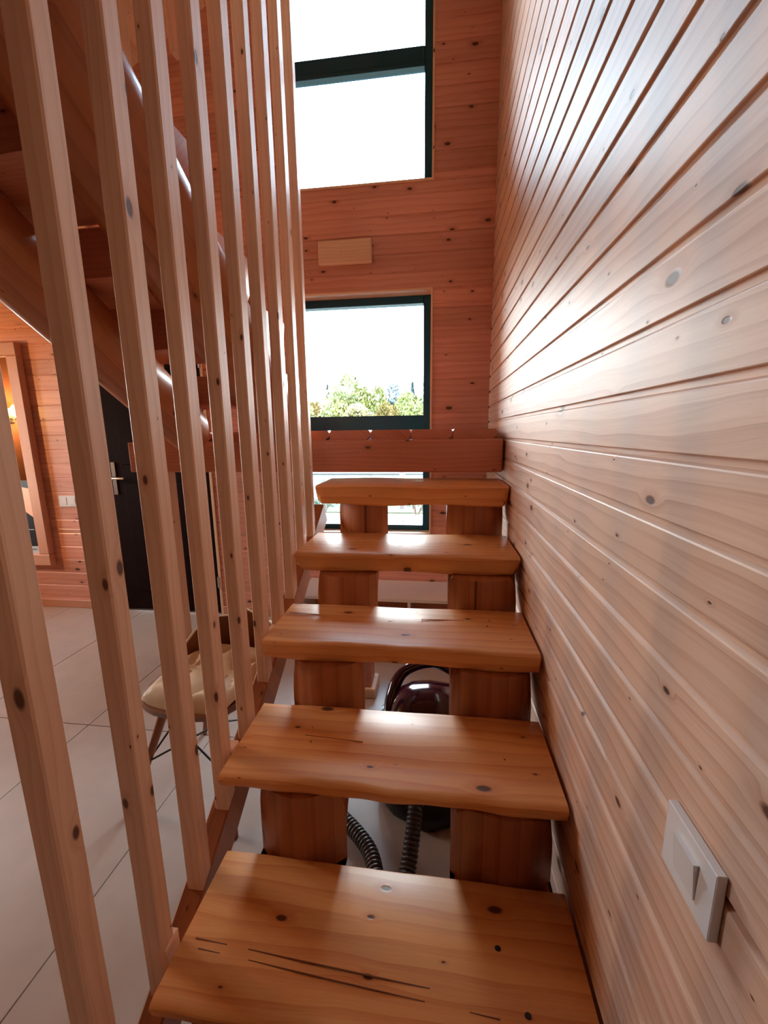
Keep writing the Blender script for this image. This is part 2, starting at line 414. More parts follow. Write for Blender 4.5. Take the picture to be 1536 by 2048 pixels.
def left_window():
    y0, y1, z0, z1 = W3; w = struct('window_3', (XL, (y0+y1)/2, z0)); xx = XL-.12; f = .06
    for a, b in ((y0, y0+f), (y1-f, y1), ((y0+y1)/2-f/2, (y0+y1)/2+f/2)):
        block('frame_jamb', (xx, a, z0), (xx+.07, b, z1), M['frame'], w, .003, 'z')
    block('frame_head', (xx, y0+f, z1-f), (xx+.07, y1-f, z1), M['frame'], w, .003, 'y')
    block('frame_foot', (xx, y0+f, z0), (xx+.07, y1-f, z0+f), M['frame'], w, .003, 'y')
    block('pane', (xx+.03, y0+f, z0+f), (xx+.036, y1-f, z1-f), M['glass'], w, 0)
    portal('daylight', (XL-.22, (y0+y1)/2, (z0+z1)/2), (0, -math.pi/2, 0), z1-z0, y1-y0)
left_window()

# door, casing, skirting ----------------------------------------------------------
dr = struct('door_1', (-1.95, YB, 0))
lf = block('door_leaf', (-2.335, YB+.004, .006), (-1.552, YB+.045, 2.005), M['door'], dr, .003, 'z')
for za, zb in ((.15, .95), (1.08, 1.86)):
    block('door_panel', (-2.2, YB-.004, za), (-1.69, YB+.01, zb), M['door'], dr, .006, 'z')
block('handle_plate', (-2.283, YB-.004, .87), (-2.253, YB+.006, 1.10), M['metal'], dr, .002, 'z')
bmh = bmesh.new(); tube(bmh, [(0, 0, 0), (0, -.045, 0), (.02, -.052, 0), (.115, -.052, 0)], .0085, 8)
link('handle', finish(bmh, 'handle', M['metal'], 50), Matrix.Translation((-2.268, YB, .99)), dr)
for hz in (.24, 1.75):
    bmh = bmesh.new(); tube(bmh, [(0, 0, -.04), (0, 0, .04)], .008, 8)
    link('hinge', finish(bmh, 'hinge', M['metal'], 50), Matrix.Translation((-1.552, YB-.004, hz)), dr)
block('door_frame', (-2.36, YB-.006, 0), (-2.336, YB+.1, 2.03), M['door'], dr, .002, 'z')
block('door_frame', (-1.551, YB-.006, 0), (-1.53, YB+.1, 2.03), M['light_pine'], dr, .002, 'z')
block('door_frame', (-2.336, YB-.006, 2.006), (-1.551, YB+.1, 2.03), M['door'], dr, .002)
bb = struct('baseboard_back', (-1, YB, 0))
block('board', (XL, YB-.016, 0), (-2.362, YB-.001, .062), M['mirror_frame'], bb, .003)
block('board', (-1.528, YB-.016, 0), (-.94, YB-.001, .062), M['mirror_frame'], bb, .003)
tr = struct('trim_1', (-2.26, YB, 2.04))
block('board', (-2.31, YB-.03, 2.04), (-2.215, YB-.001, roof(-2.31)-.002), M['light_pine'], tr, .003, 'z')

# ------------------------------------------------------------------ lower staircase
SX0, SX1 = -0.516, 0.290
def tread_mesh(w, dpt, th, seed, wave, round_end=.0, nose=.008, th_b=None):
    """Half-log tread: local X along it, nose at -Y, top at z=0, with a live (wavy) front edge."""
    th_b = th_b or th; n = 40; rng = random.Random(seed); ph = [rng.uniform(0, 6.28) for _ in range(6)]
    def wv(x, a): return wave*(.6*math.sin(x*9+ph[a])+.45*math.sin(x*21+ph[a+1])+.25*math.sin(x*47+ph[a+2]))
    bm = bmesh.new(); rings = []
    for i in range(n+1):
        x = -w/2+w*i/n; e = min(x+w/2, w/2-x); k = 0.0
        if round_end: k = max(0, 1-e/round_end)**2
        fy = -dpt/2+wv(x, 0); by = dpt/2+.35*wv(x, 3); zz = .0015*math.sin(x*15+ph[2])
        b = -th+.004*math.sin(x*13+ph[4])+k*th*.14
        u = .012+.35*abs(wv(x, 2))
        prof = [(by, zz-.004), (by-.006, zz), (0, zz-.0006), (fy+nose*2.2, zz), (fy+nose*.8, zz-nose*.25), (fy, zz-nose),
                (fy+.001, zz-nose*1.8), (fy+u*.45+k*.012, b*.62), (fy+u*.8+k*.02, b+.008), (fy+u*.8+.010+k*.02, b), (by-.01, b*th_b/th if th_b != th else b), (by, b+.006)]
        xx = x
        rings.append([bm.verts.new((xx, y, z)) for y, z in prof])
    m_ = len(rings[0])
    for A, B in zip(rings, rings[1:]):
        for k in range(m_): bm.faces.new((A[k], B[k], B[(k+1) % m_], A[(k+1) % m_]))
    bm.faces.new(rings[0]); bm.faces.new(rings[-1][::-1])
    bmesh.ops.recalc_face_normals(bm, faces=bm.faces[:])
    return bm
# nose y, back y, top z, thickness, x0, x1, live edge, end rounding
TREADS = [(.517, .812, EYE-1.022, .046, -.512, .292, .003, .0), (.812, 1.098, EYE-.807, .046, -.518, .290, .006, .0),
          (1.122, 1.412, EYE-.619, .066, -.528, .291, .004, .0), (1.468, 1.795, EYE-.442, .074, -.534, .290, .003, .02),
          (1.772, 2.075, EYE-.226, .088, -.534, .291, .002, .012)]
st = thing('staircase', (-.12, 1.2, 0), 'lower open log staircase of five thick honey-coloured treads climbing beside the right wall', 'staircase')
PEGS = [[(-.36, .03), (-.345, -.055), (.13, .02), (.07, -.05), (.17, -.075)], [(-.335, .045), (-.325, -.01), (.15, .055), (.17, -.015)],
        [(-.33, .02), (-.31, .05), (-.325, .085), (.16, .02), (.17, .06), (.12, .085)], [(-.30, .06), (-.32, .02), (.13, .05), (.10, .02)], [(-.28, .05), (.14, .05)]]
for i, (yn, yb, zt, th, x0, x1, wvv, re_) in enumerate(TREADS):
    mt = Matrix.Translation(((x0+x1)/2, (yn+yb)/2, zt)) @ Matrix.Rotation((-.006, .004, .003, .006, .002)[i], 4, 'Z')
    o = link('tread', finish(tread_mesh(x1-x0, yb-yn, th, 11+i, wvv, re_), 'tread', M['tread'], 38), mt, st)
    for px, py in PEGS[i]:
        bm = bmesh.new(); r = random.uniform(.0042, .0062)
        bmesh.ops.create_cone(bm, cap_ends=True, segments=10, radius1=r, radius2=r*.9, depth=.004)
        for v in bm.verts: v.co.x *= 1.25
        pg = link('screw_plug', finish(bm, 'screw_plug', M['black']), Matrix.Translation((px, (yn+yb)/2+py, zt+.0002-.0015)), o)
# drying cracks in the nearest treads
TR_ = [o for o in st.children]
for i, (xa, ya, xb, yb_, w) in enumerate(((-.485, .628, .02, .604, .0022), (-.470, .612, .12, .578, .0018), (-.35, .968, -.19, .960, .0018), (-.05, 1.318, .12, 1.322, .0014), (-.51, 1.325, -.40, 1.318, .0014))):
    q = (0, 0, 1, 2, 2)[i]; o = TR_[q]; z = TREADS[q][2]
    beam('crack', (xa, ya, z+.0002), (xb, yb_, z+.0002), w, .0016, M['knot_dark'], o, 0)
SLOPE = .63
def log_mesh(cz, r, ya, yb, seed, clip, slope, sq=2.0, bow=0.0):
    """Inclined round log, local x = world y; clip(y) gives the height above which it is sawn away (relative world z)."""
    rng = random.Random(seed); ph = [rng.uniform(0, 6.28) for _ in range(5)]
    seg = 28; ys_ = []
    n = int((yb-ya)/.03)
    for i in range(n+1): ys_.append(ya+(yb-ya)*i/n)
    for c in clip['cuts']: ys_ += [c-.0006, c+.0006]
    ys_ = sorted(y for y in ys_ if ya <= y <= yb and not any(bow and c+.0007 < y < c+bow+.012 for c in clip['cuts']))
    bm = bmesh.new(); rings = []; ce = 1/math.cos(math.atan(slope))
    for y in ys_:
        ring = []
        for k in range(seg):
            a = 2*math.pi*k/seg
            rr = r*(1+.035*math.sin(2*a+ph[0]+y*1.3)+.02*math.sin(3*a+ph[1]-y*2.1)+.012*math.sin(5*y+ph[2]))
            q_ = (abs(math.cos(a))**sq+abs(math.sin(a))**sq)**(-1/sq); z = cz+slope*y+rr*q_*math.sin(a)*ce
            lim = clip['f'](y)
            if lim is not None: z = min(z, lim)
            z = max(z, 0.0)
            yy = y+(bow*(q_*math.cos(a))**2 if any(abs(y-c) < .001 for c in clip['cuts']) else 0)   # the sawn face is left a little rounded
            ring.append(bm.verts.new((yy, -rr*q_*math.cos(a), z)))
        rings.append(ring)
    for A, B in zip(rings, rings[1:]):
        for k in range(seg): bm.faces.new((A[k], B[k], B[(k+1) % seg], A[(k+1) % seg]))
    bm.faces.new(rings[0]); bm.faces.new(rings[-1][::-1])
    return bm
def clip_low(y):
    for yn, yb, zt, th, *_ in TREADS:
        if y < yb: return zt-th
    return None
for x, zc, r in ((-.333, EYE-.834, .11), (.159, EYE-.868, .117)):
    bm = log_mesh(zc-SLOPE*1.0, r, .30, 1.958, int(x*1000) % 97, dict(f=clip_low, cuts=[t[1] for t in TREADS]), SLOPE, 2.9, .055)
    m = Matrix(((0, 1, 0, x), (1, 0, 0, 0), (0, 0, 1, 0), (0, 0, 0, 1)))
    link('stringer', finish(bm, 'stringer', M['log'], 40), m, st)

# ------------------------------------------------------------------ landing
ld = thing('stair_landing', (-.63, 2.3, 1.1), 'timber stair landing of thick planks on a squared beam under the lower window', 'landing')
block('landing_beam', (-1.56, 1.962, 1.098), (.288, 2.10, 1.248), M['beam'], ld, .004)
block('landing_beam', (-1.56, 2.50, 1.098), (.288, 2.62, 1.246), M['beam'], ld, .004)
def landing_plank(x0, x1):
    w = x1-x0; r = .007; L = .60
    prof = [(-w/2, -.046), (-w/2, -.01), (-w/2+.004, -.003), (-w/2+r, 0), (w/2-r, 0), (w/2-.004, -.003), (w/2, -.01), (w/2, -.030), (w/2-.02, -.046)]
    bm = bmesh.new(); e = [[bm.verts.new((x, y, z)) for y, z in prof] for x in (-L/2, L/2)]
    for k in range(len(prof)):
        j = (k+1) % len(prof); bm.faces.new((e[0][k], e[0][j], e[1][j], e[1][k]))
    bm.faces.new(e[0][::-1]); bm.faces.new(e[1])
    m = Matrix(((0, 1, 0, (x0+x1)/2), (1, 0, 0, 2.025+L/2), (0, 0, 1, 1.2945), (0, 0, 0, 1)))
    link('plank', finish(bm, 'plank', M['beam']), m, ld)
edges = [.268, .0645, -.1305, -.3255, -.528, -.73, -.935, -1.14, -1.325, -1.490]
for a, b in zip(edges, edges[1:]): landing_plank(b+.0025, a-.0025)
# the short post that carries the left stringer, with its pale base block
p1 = thing('support_post', (-.368, 1.895, 0), 'short squared post with pale base block under the left stringer of the lower stairs', 'post')
block('shaft', (-.421, 1.842, .05), (-.314, 1.949, .815), M['beam'], p1, .004, 'z')
block('base_block', (-.440, 1.822, 0), (-.292, 1.968, .05), M['light_pine'], p1, .004)
# tall post at the landing's outer corner
p2 = thing('corner_post', (-1.551, 2.185, 0), 'tall pale squared post at the outer corner of the landing beside the dark door', 'post')
block('shaft', (-1.602, 2.13, 0), (-1.500, 2.24, roof(-1.602)-.002), M['light_pine'], p2, .004, 'z')

# ------------------------------------------------------------------ upper staircase
us = thing('staircase', (-1.0, 1.2, 1.3), 'upper log staircase seen from below, rising from the landing behind the slat screen', 'staircase')
UT = [(1.90, .129, .262), (1.59, .321, .482), (1.28, .474, .618), (.97, .626, .785), (.66, .800, .955), (.35, .985, 1.14), (.04, 1.17, 1.32), (-.27, 1.30, 1.45)]
U0, U1 = -1.40, -.69
for i, (yb, zb, zt) in enumerate(UT):
    th = zt-zb; bm = tread_mesh(U1-U0, .33, th, 40+i, .003, .03, .01)
    zt_ = EYE+zt
    link('tread', finish(bm, 'tread', M['beam'], 38), Matrix(((-1, 0, 0, (U0+U1)/2), (0, -1, 0, yb+.165), (0, 0, 1, zt_), (0, 0, 0, 1))), us)
def clip_up(y):                      # here y is measured downhill: local axis runs towards -y of the world
    wy = -y
    for yb, zb, zt in UT:
        if wy > yb+.005: return EYE+zb if wy < 2.3 else None
    return None
USL = .60
for x, zc, r, notched in ((-1.207, EYE+.589, .11, True), (-.752, EYE+.645, .124, False)):
    bm = log_mesh(zc+USL*1.0, r, -1.925, .45, int(abs(x)*1000) % 89, dict(f=clip_up if notched else (lambda y: None), cuts=[-t[0]-.005 for t in UT] if notched else []), USL)
    m = Matrix(((0, 1, 0, x), (-1, 0, 0, 0), (0, 0, 1, 0), (0, 0, 0, 1)))
    link('stringer', finish(bm, 'stringer', M['log'], 40), m, us)
beam('baluster', (-.64, 1.15, EYE+.915), (-.64, 1.15, roof(-.67)-.02), .042, .03, M['slat'], us, .003, up=(0, 1, 0))

# ------------------------------------------------------------------ slat screen
sc = thing('slat_screen', (-.56, 1.1, 0), 'floor-to-ceiling screen of narrow pale pine slats between the two flights', 'screen')
RT = lambda y: EYE-.90+.62*(y-1.0)          # top of the sloping bottom rail
SLX = -.540
yfs = [.290, .440, .599, .742, .877, 1.025, 1.172, 1.311, 1.450, 1.593, 1.730]
thk = [.042, .042, .037, .042, .045, .046, .044, .038, .046, .044, .036]
wid = [.043, .043, .043, .040, .036, .036, .036, .036, .036, .032, .032]
yA, yB_ = .16, 1.955
rail_h = .105
ax = Vector((0, 1, .62)).normalized(); nrm = Vector((0, -.62, 1)).normalized()
pa = Vector((-.565, yA, RT(yA))) - nrm*(rail_h/2); pb = Vector((-.565, yB_-.04, RT(yB_-.04))) - nrm*(rail_h/2)
beam('bottom_rail', pa, pb, .052, rail_h, M['log'], sc, .004, up=nrm)
for y, t, w in zip(yfs, thk, wid):
    zb = RT(y)-.004
    block('slat', (SLX-w, y, zb), (SLX, y+t, roof(SLX-w)-.002), M['slat'], sc, .003, 'z')
for y, z in ((.625, EYE-1.03), (.935, EYE-.83), (1.25, EYE-.64)):
    block('cleat', (-.560, y-.022, z-.045), (-.5365, y+.022, z), M['slat'], sc, .002, 'y')

# ------------------------------------------------------------------ wall things
vc = thing('wall_box', (-.56, YB, 2.27), 'small plain wooden box cover on the back wall between the two windows', 'box')
block('cover', (-.722, YB-.032, EYE+.978), (-.400, YB-.0005, EYE+1.110), M['slat'], vc, .006)
sw = thing('light_switch', (XR, .437, EYE-.495*1), 'pale grey square light switch on the right wall beside the lowest treads', 'switch')
def switch():
    y0, y1 = .391, .485; z0, z1 = -.537+EYE, -.452+EYE
    block('plate', (XR-.0115, y0, z0), (XR-.0005, y1, z1), M['white'], sw, .0012, 'y')
    bm = bmesh.new(); w, h = .040, .046      # rocker: a wedge proud of the plate at its near edge
    c = [(-.001, -w/2, -h/2), (-.001, w/2, -h/2), (-.001, w/2, h/2), (-.001, -w/2, h/2), (-.0025, -w/2, -h/2), (-.0025, w/2, -h/2), (-.0070, w/2, h/2), (-.0070, -w/2, h/2)]
    v = [bm.verts.new(p) for p in c]
    for f in ((0, 1, 2, 3), (4, 7, 6, 5), (0, 4, 5, 1), (1, 5, 6, 2), (2, 6, 7, 3), (3, 7, 4, 0)): bm.faces.new([v[i] for i in f])
    link('rocker', finish(bm, 'rocker', M['white']), Matrix.Translation((XR-.0105, (y0+y1)/2, (z0+z1)/2)), sw)
switch()
so = thing('wall_socket', (-2.67, YB, .82), 'white double wall socket on the back wall between the mirror and the dark door', 'socket')
block('plate', (-2.728, YB-.010, .780), (-2.585, YB-.0005, .860), M['white'], so, .002)
for xx in (-2.69, -2.62): block('insert', (xx-.025, YB-.0125, .795), (xx+.025, YB-.010, .845), M['white'], so, .001)

mr_ = thing('wall_mirror', (-3.25, YB, .32), 'tall mirror in a wide pinkish wood frame on the back wall', 'mirror')
mx0, mx1, mz0, mz1 = -3.66, -2.834, .338, 1.912
fw = .088
for nm, lo, hi, gr in (('frame_rail', (mx0, YB-.05, mz0), (mx1, YB-.0005, mz0+fw), 'x'), ('frame_rail', (mx0, YB-.05, mz1-fw), (mx1, YB-.0005, mz1), 'x'),
                       ('frame_stile', (mx0, YB-.05, mz0+fw), (mx0+fw, YB-.0005, mz1-fw), 'z'), ('frame_stile', (mx1-fw, YB-.05, mz0+fw), (mx1, YB-.0005, mz1-fw), 'z')):
    block(nm, lo, hi, M['mirror_frame'], mr_, .006, gr)
block('glass', (mx0+fw-.004, YB-.022, mz0+fw-.004), (mx1-fw+.004, YB-.014, mz1-fw+.004), M['mirror'], mr_, 0)
po = thing('poster', (-3.2, YB-.024, .45), 'black and pink printed poster stuck low on the mirror glass', 'poster')
px0, px1, pz0, pz1 = -3.50, mx1-fw-.002, mz0+fw+.055, mz0+fw+.545
block('sheet', (px0, YB-.0242, pz0), (px1, YB-.0222, pz1), M['ink'], po, 0)
bm = bmesh.new()
pts = [(-.31, .0), (-.1, .10), (.1, .15), (.27, .12), (.27, -.10), (.17, -.03), (.05, .02), (-.1, -.02)]
vs = [bm.verts.new((x, 0, z)) for x, z in pts]; bm.faces.new(vs)
link('print', finish(bm, 'print', M['pink']), Matrix.Translation((px1-.273, YB-.0246, pz0+.31)), po)
for (xa, xb, za, zb) in ((.30, .545, .125, .130), (.30, .50, .116, .119)):
    block('print_line', (px0+xa, YB-.0248, pz0+za), (px0+xb, YB-.0242, pz0+zb), M['paper'], po, 0)
cp = thing('caption_card', (-3.1, YB-.026, .40), 'small pale caption card at the bottom of the mirror below the poster', 'card')
block('card', (px1-.24, YB-.0258, mz0+fw+.006), (px1-.001, YB-.0245, mz0+fw+.055), M['paper'], cp, 0)
block('print_line', (px1-.17, YB-.0263, mz0+fw+.027), (px1-.03, YB-.0258, mz0+fw+.036), M['ink_blue'], cp, 0)

wlp = thing('wall_lamp', (XL, 1.60, 1.5), 'small warm wall lamp on the left wall, seen as a yellow glint in the mirror', 'lamp')
block('wall_plate', (XL+.0005, 1.56, 1.42), (XL+.02, 1.64, 1.56), M['metal'], wlp, .003, 'z')
bm = bmesh.new(); bmesh.ops.create_uvsphere(bm, u_segments=16, v_segments=10, radius=.045)
for v in bm.verts: v.co.z *= 1.35
link('bulb', finish(bm, 'bulb', M['bulb'], 60), Matrix.Translation((XL+.085, 1.60, 1.53)), wlp)
wld = bpy.data.lights.new('wall_lamp_light', 'POINT'); wld.energy = 11.0; wld.color = (1.0, .55, .22); wld.shadow_soft_size = .05
wlo = bpy.data.objects.new('wall_lamp_light', wld); C.objects.link(wlo); wlo.location = (XL+.16, 1.60, 1.53)
bm = bmesh.new(); tube(bm, [(0, 0, 0), (.05, 0, -.02), (.065, 0, .0)], .008, 8)
link('arm', finish(bm, 'arm', M['metal'], 60), Matrix.Translation((XL+.018, 1.60, 1.47)), wlp)

# low white bench with open compartments ---------------------------------------------
be = thing('bench', (-.35, 2.5, 0), 'low glossy white bench with open compartments under the lower window', 'bench')
bx0, bx1, by0, by1, bz = -.86, .288, 2.36, YB-.006, .300
block('top', (bx0, by0, bz-.022), (bx1, by1, bz), M['white_lacquer'], be, .002)
block('side', (bx0, by0+.004, 0), (bx0+.02, by1, bz-.0225), M['white_lacquer'], be, .001, 'z')
block('side', (bx1-.02, by0+.004, 0), (bx1, by1, bz-.0225), M['white_lacquer'], be, .001, 'z')
for dx in (-.52, -.165): block('divider', (dx-.009, by0+.004, .021), (dx+.009, by1-.01, bz-.0225), M['white_lacquer'], be, .001, 'z')
block('floor_board', (bx0+.0205, by0+.004, 0), (bx1-.0205, by1-.01, .02), M['white_lacquer'], be, .001)
block('back_panel', (bx0+.0205, by1-.0095, .0), (bx1-.0205, by1-.001, bz-.0225), M['beam'], be, 0)

# vacuum cleaner ----------------------------------------------------------------------
va = thing('vacuum_cleaner', (-.02, 1.5, 0), 'glossy dark purple canister vacuum cleaner on the tiles under the stairs', 'vacuum cleaner')
def canister(z0, z1, ya, yb, wmax, top, mat, name):
    bm = bmesh.new(); rings = []; n = 16; seg = 20
    for i in range(n+1):
        t = i/n; y = ya+(yb-ya)*t
        f = max(.02, math.sin(math.pi*min(max(t, .0), 1.0)**.8))**.45
        hh = (z1-z0)*(f*(.72+.28*math.sin(math.pi*t*.8))) if top else (z1-z0)*min(1, f*1.3)
        w = wmax*min(1, f*1.08)
        ring = []
        for k in range(seg):
            a = 2*math.pi*k/seg; cx, sz = math.cos(a), math.sin(a)
            sgn = lambda v: math.copysign(abs(v)**.7, v)
            zz = sgn(sz)*hh if sz > 0 else sgn(sz)*.03
            ring.append(bm.verts.new((sgn(cx)*w/2, y, z0+zz)))
        rings.append(ring)
    for A, B in zip(rings, rings[1:]):
        for k in range(seg): bm.faces.new((A[k], A[(k+1) % seg], B[(k+1) % seg], B[k]))
    bm.faces.new(rings[0][::-1]); bm.faces.new(rings[-1])
    return link(name, finish(bm, name, mat, 60), Matrix.Translation((-.02, 0, 0)), va)
canister(.035, .125, 1.15, 1.66, .36, False, M['black'], 'base')
canister(.115, .345, 1.22, 1.66, .325, True, M['purple'], 'top_shell')
hp = bez([(-.175, 1.44, .14), (-.172, 1.50, .25), (-.130, 1.56, .318), (-.02, 1.58, .352), (.09, 1.56, .318), (.132, 1.50, .25), (.135, 1.44, .14)], 6)
tube_obj('handle', hp, lambda i: .019+.010*abs(i/18-1), M['purple'], va, 12)
for sx_ in (-1, 1):
    bm = bmesh.new(); bmesh.ops.create_cone(bm, cap_ends=True, segments=24, radius1=.085, radius2=.085, depth=.03)
    bmesh.ops.bevel(bm, geom=[e for e in bm.edges if len(e.link_faces) == 2 and abs(e.calc_face_angle(0)) > 1], offset=.006, segments=2, affect='EDGES')
    link('wheel', finish(bm, 'wheel', M['black'], 40), Matrix.Translation((-.02+sx_*.186, 1.53, .085)) @ Matrix.Rotation(math.pi/2, 4, 'Y'), va)
def hose():
    path = bez([(-.035, 1.25, .20), (-.05, 1.17, .165), (-.062, 1.08, .10), (-.075, .98, .045), (-.10, .90, .028), (-.145, .90, .026), (-.165, .98, .026), (-.20, 1.055, .026), (-.285, 1.135, .026), (-.40, 1.21, .026), (-.52, 1.24, .026)], 26)
    # resample evenly, then corrugate
    acc = [0.0]
    for a, b in zip(path, path[1:]): acc.append(acc[-1]+(b-a).length)
    step = .0042; n = int(acc[-1]/step); pts = []; j = 0
    for i in range(n+1):
        s = i*step
        while j < len(acc)-2 and acc[j+1] < s: j += 1
        t = (s-acc[j])/max(1e-6, acc[j+1]-acc[j]); pts.append(path[j].lerp(path[j+1], min(1, t)))
    prof = (.0205, .0245, .0245)
    tube_obj('hose', pts, lambda i: prof[i % 3], M['hose'], va, 14)
hose()
tube_obj('hose_socket', [(-.033, 1.29, .215), (-.035, 1.245, .198)], .031, M['black'], va, 16)

# chair ---------------------------------------------------------------------------------
ch = thing('chair', (-.80, 1.26, 0), 'low tub chair with beige quilted seat and wooden legs behind the slat screen', 'chair')
def chair():
    cx, cy, zs = -.795, 1.28, .455; rot = Matrix.Translation((cx, cy, 0)) @ Matrix.Rotation(math.radians(-6), 4, 'Z')
    # quilted cushion: flat triangular facets between stitched creases
    n = 28; w, d = .345, .40; bm = bmesh.new(); G = []
    def pil(u, v):
        f = lambda t: abs(((t) % 1)-.5)*2
        return .016*(1-max(f(u*2+v)**5, f(u*2-v)**5, f(v*2)**5))
    for i in range(n+1):
        row = []
        for j in range(n+1):
            u, v = i/n, j/n; U_, V_ = (u-.5)*2, (v-.5)*2
            k = max(abs(U_), abs(V_)); x = U_*math.sqrt(1-.22*V_*V_)*w/2; y = V_*math.sqrt(1-.22*U_*U_)*d/2
            row.append(bm.verts.new((x, y, zs-.030*max(0, k-.82)/.18+pil(u, v)-.010*(1-k*k))))
        G.append(row)
    for i in range(n):
        for j in range(n): bm.faces.new((G[i][j], G[i+1][j], G[i+1][j+1], G[i][j+1]))
    link('seat_cushion', finish(bm, 'seat_cushion', M['leather'], 35), rot, ch)
    # moulded shell: a dish under the cushion whose back edge rises into folded facets
    bm = bmesh.new(); N_ = 32; rim = []
    for k in range(N_):
        a = 2*math.pi*k/N_; c, s_ = math.cos(a), math.sin(a)
        e = (abs(c)**3.2+abs(s_)**3.2)**(-1/3.2); x, y = .182*c*e, .210*s_*e
        b_ = max(0, (s_+.15)/1.15); z = .432+.13*b_**1.3+(.022*abs(((k/N_*8) % 1)-.5)*2 if b_ > .3 else 0)
        rim.append((x*(1+.05*b_), y*(1+.10*b_), z))
    def ring(fx, fz): return [bm.verts.new((x*fx, y*fx, fz(z))) for x, y, z in rim]
    inn = [ring(1.0, lambda z: z), ring(.97, lambda z: .428)]; out_ = [ring(1.04, lambda z: z-.002), ring(1.0, lambda z: .408), ring(.62, lambda z: .388)]
    def strip(A, B):
        for k in range(N_): bm.faces.new((A[k], A[(k+1) % N_], B[(k+1) % N_], B[k]))
    strip(inn[0], inn[1]); strip(out_[0], inn[0]); strip(out_[1], out_[0]); strip(out_[2], out_[1]); bm.faces.new(inn[1]); bm.faces.new(out_[2])
    link('shell', finish(bm, 'shell', M['shell'], 20), rot, ch)
    bm = bmesh.new(); up = [p for p in rim[2:15]]; tube(bm, [(x*1.02, y*1.02, z) for x, y, z in up], .005, 6)
    link('rim_piping', finish(bm, 'rim_piping', M['leather'], 50), rot, ch)
    feet = {}
    for sx_ in (-1, 1):
        for sy in (-1, 1):
            a = Vector((sx_*.10, sy*.11, .40)); b = Vector((sx_*(.225 if sx_ < 0 else .18), sy*.20, .0)); feet[(sx_, sy)] = (a, b)
            bm = bmesh.new(); tube(bm, [a.lerp(b, t/6) for t in range(7)], lambda i: .0165-.0012*i, 10)
            link('leg', finish(bm, 'leg', M['leg_wood'], 50), rot, ch)
    for k1, k2 in (((-1, -1), (1, -1)), ((1, -1), (1, 1)), ((1, 1), (-1, 1)), ((-1, 1), (-1, -1))):
        for ta, tb in ((.12, .55), (.55, .12)):
            bm = bmesh.new(); tube(bm, [feet[k1][0].lerp(feet[k1][1], ta), feet[k2][0].lerp(feet[k2][1], tb)], .0035, 6)
            link('brace', finish(bm, 'brace', M['black'], 50), rot, ch)
chair()

# ------------------------------------------------------------------ outside
gr = tag(link('ground', None, Matrix.Identity(4)), kind='structure')
block('meadow', (-70, 6.8, -.5), (70, 140, -.03), M['grass'], gr, 0)
block('meadow', (-70, YF-20, -.5), (XL-.5, 6.8, -.03), M['grass'], gr, 0)
block('gravel_bed', (XL-.5, YB+.2, -.5), (8, 6.8, -.05), M['grout'], gr, 0)
random.seed(3)
y = 3.2; r = 0
while y < 6.1:
    x = -3.2+(.15 if r % 2 else 0)
    while x < 1.2:
        block('paver', (x+.008, y+.008, -.05), (x+.292, y+.142, .0+random.uniform(-.003, .003)), M['paver'], gr, .006); x += .30
    y += .15; r += 1
gw = thing('garden_wall', (-1.2, 8.0, 0), 'pale low garden wall beyond the paved terrace', 'wall')
block('wall_body', (-5.2, 7.9, -.05), (2.5, 8.05, .50), M['render_wall'], gw, .01)
block('coping', (-5.25, 7.86, .5), (2.55, 8.09, .56), M['render_wall'], gw, .01)
gp = thing('garden_post', (-.62, 7.2, 0), 'slim pinkish garden post between two bare shrubs, seen through the lower pane', 'post')
block('shaft', (-.66, 7.16, -.04), (-.575, 7.24, .9), M['post_pink'], gp, .006, 'z')
block('cap', (-.68, 7.14, .9), (-.555, 7.26, .94), M['post_pink'], gp, .006)
def shrub(x, y, seed, label, h=.62, dense=False):
    rng = random.Random(seed); t = thing('shrub', (x, y, -.03), label, 'shrub')
    bm = bmesh.new(); tips = []
    for k in range(9):
        a = rng.uniform(0, 6.28); s = rng.uniform(.1, .34); top = Vector((math.cos(a)*s, math.sin(a)*s, h*rng.uniform(.6, 1)))
        p = [Vector((math.cos(a)*.02, math.sin(a)*.02, 0)), top*.5+Vector((0, 0, .05)), top]; tube(bm, p, lambda i: .009-.003*i, 5)
        for q in (.45, .6, .75, .9, 1): tips.append(top*q)
    link('stems', finish(bm, 'stems', M['bark']), Matrix.Translation((x, y, -.03)), t)
    bm = bmesh.new()
    for tp in tips:
        for _ in range(12 if dense else 5):
            c = tp+Vector((rng.gauss(0, .05), rng.gauss(0, .05), rng.gauss(0, .04))); s = rng.uniform(.018, .04)
            d1 = Vector((rng.gauss(0, 1), rng.gauss(0, 1), rng.gauss(0, 1))).normalized(); d2 = d1.orthogonal().normalized()
            bm.faces.new([bm.verts.new(c+d1*s), bm.verts.new(c+d2*s*.5), bm.verts.new(c-d1*s), bm.verts.new(c-d2*s*.5)])
    link('foliage', finish(bm, 'foliage', M['leaf_shrub']), Matrix.Translation((x, y, -.03)), t)
shrub(-1.02, 6.55, 1, 'thin twiggy shrub left of the pinkish garden post')
shrub(-.33, 6.6, 2, 'thin twiggy shrub right of the pinkish garden post')
shrub(-1.85, 6.5, 3, 'twiggy shrub by the left stringer, farther left of the garden post', .55)
shrub(-2.7, 6.45, 4, 'low dense green shrub at the left end of the terrace bed', .28, True)

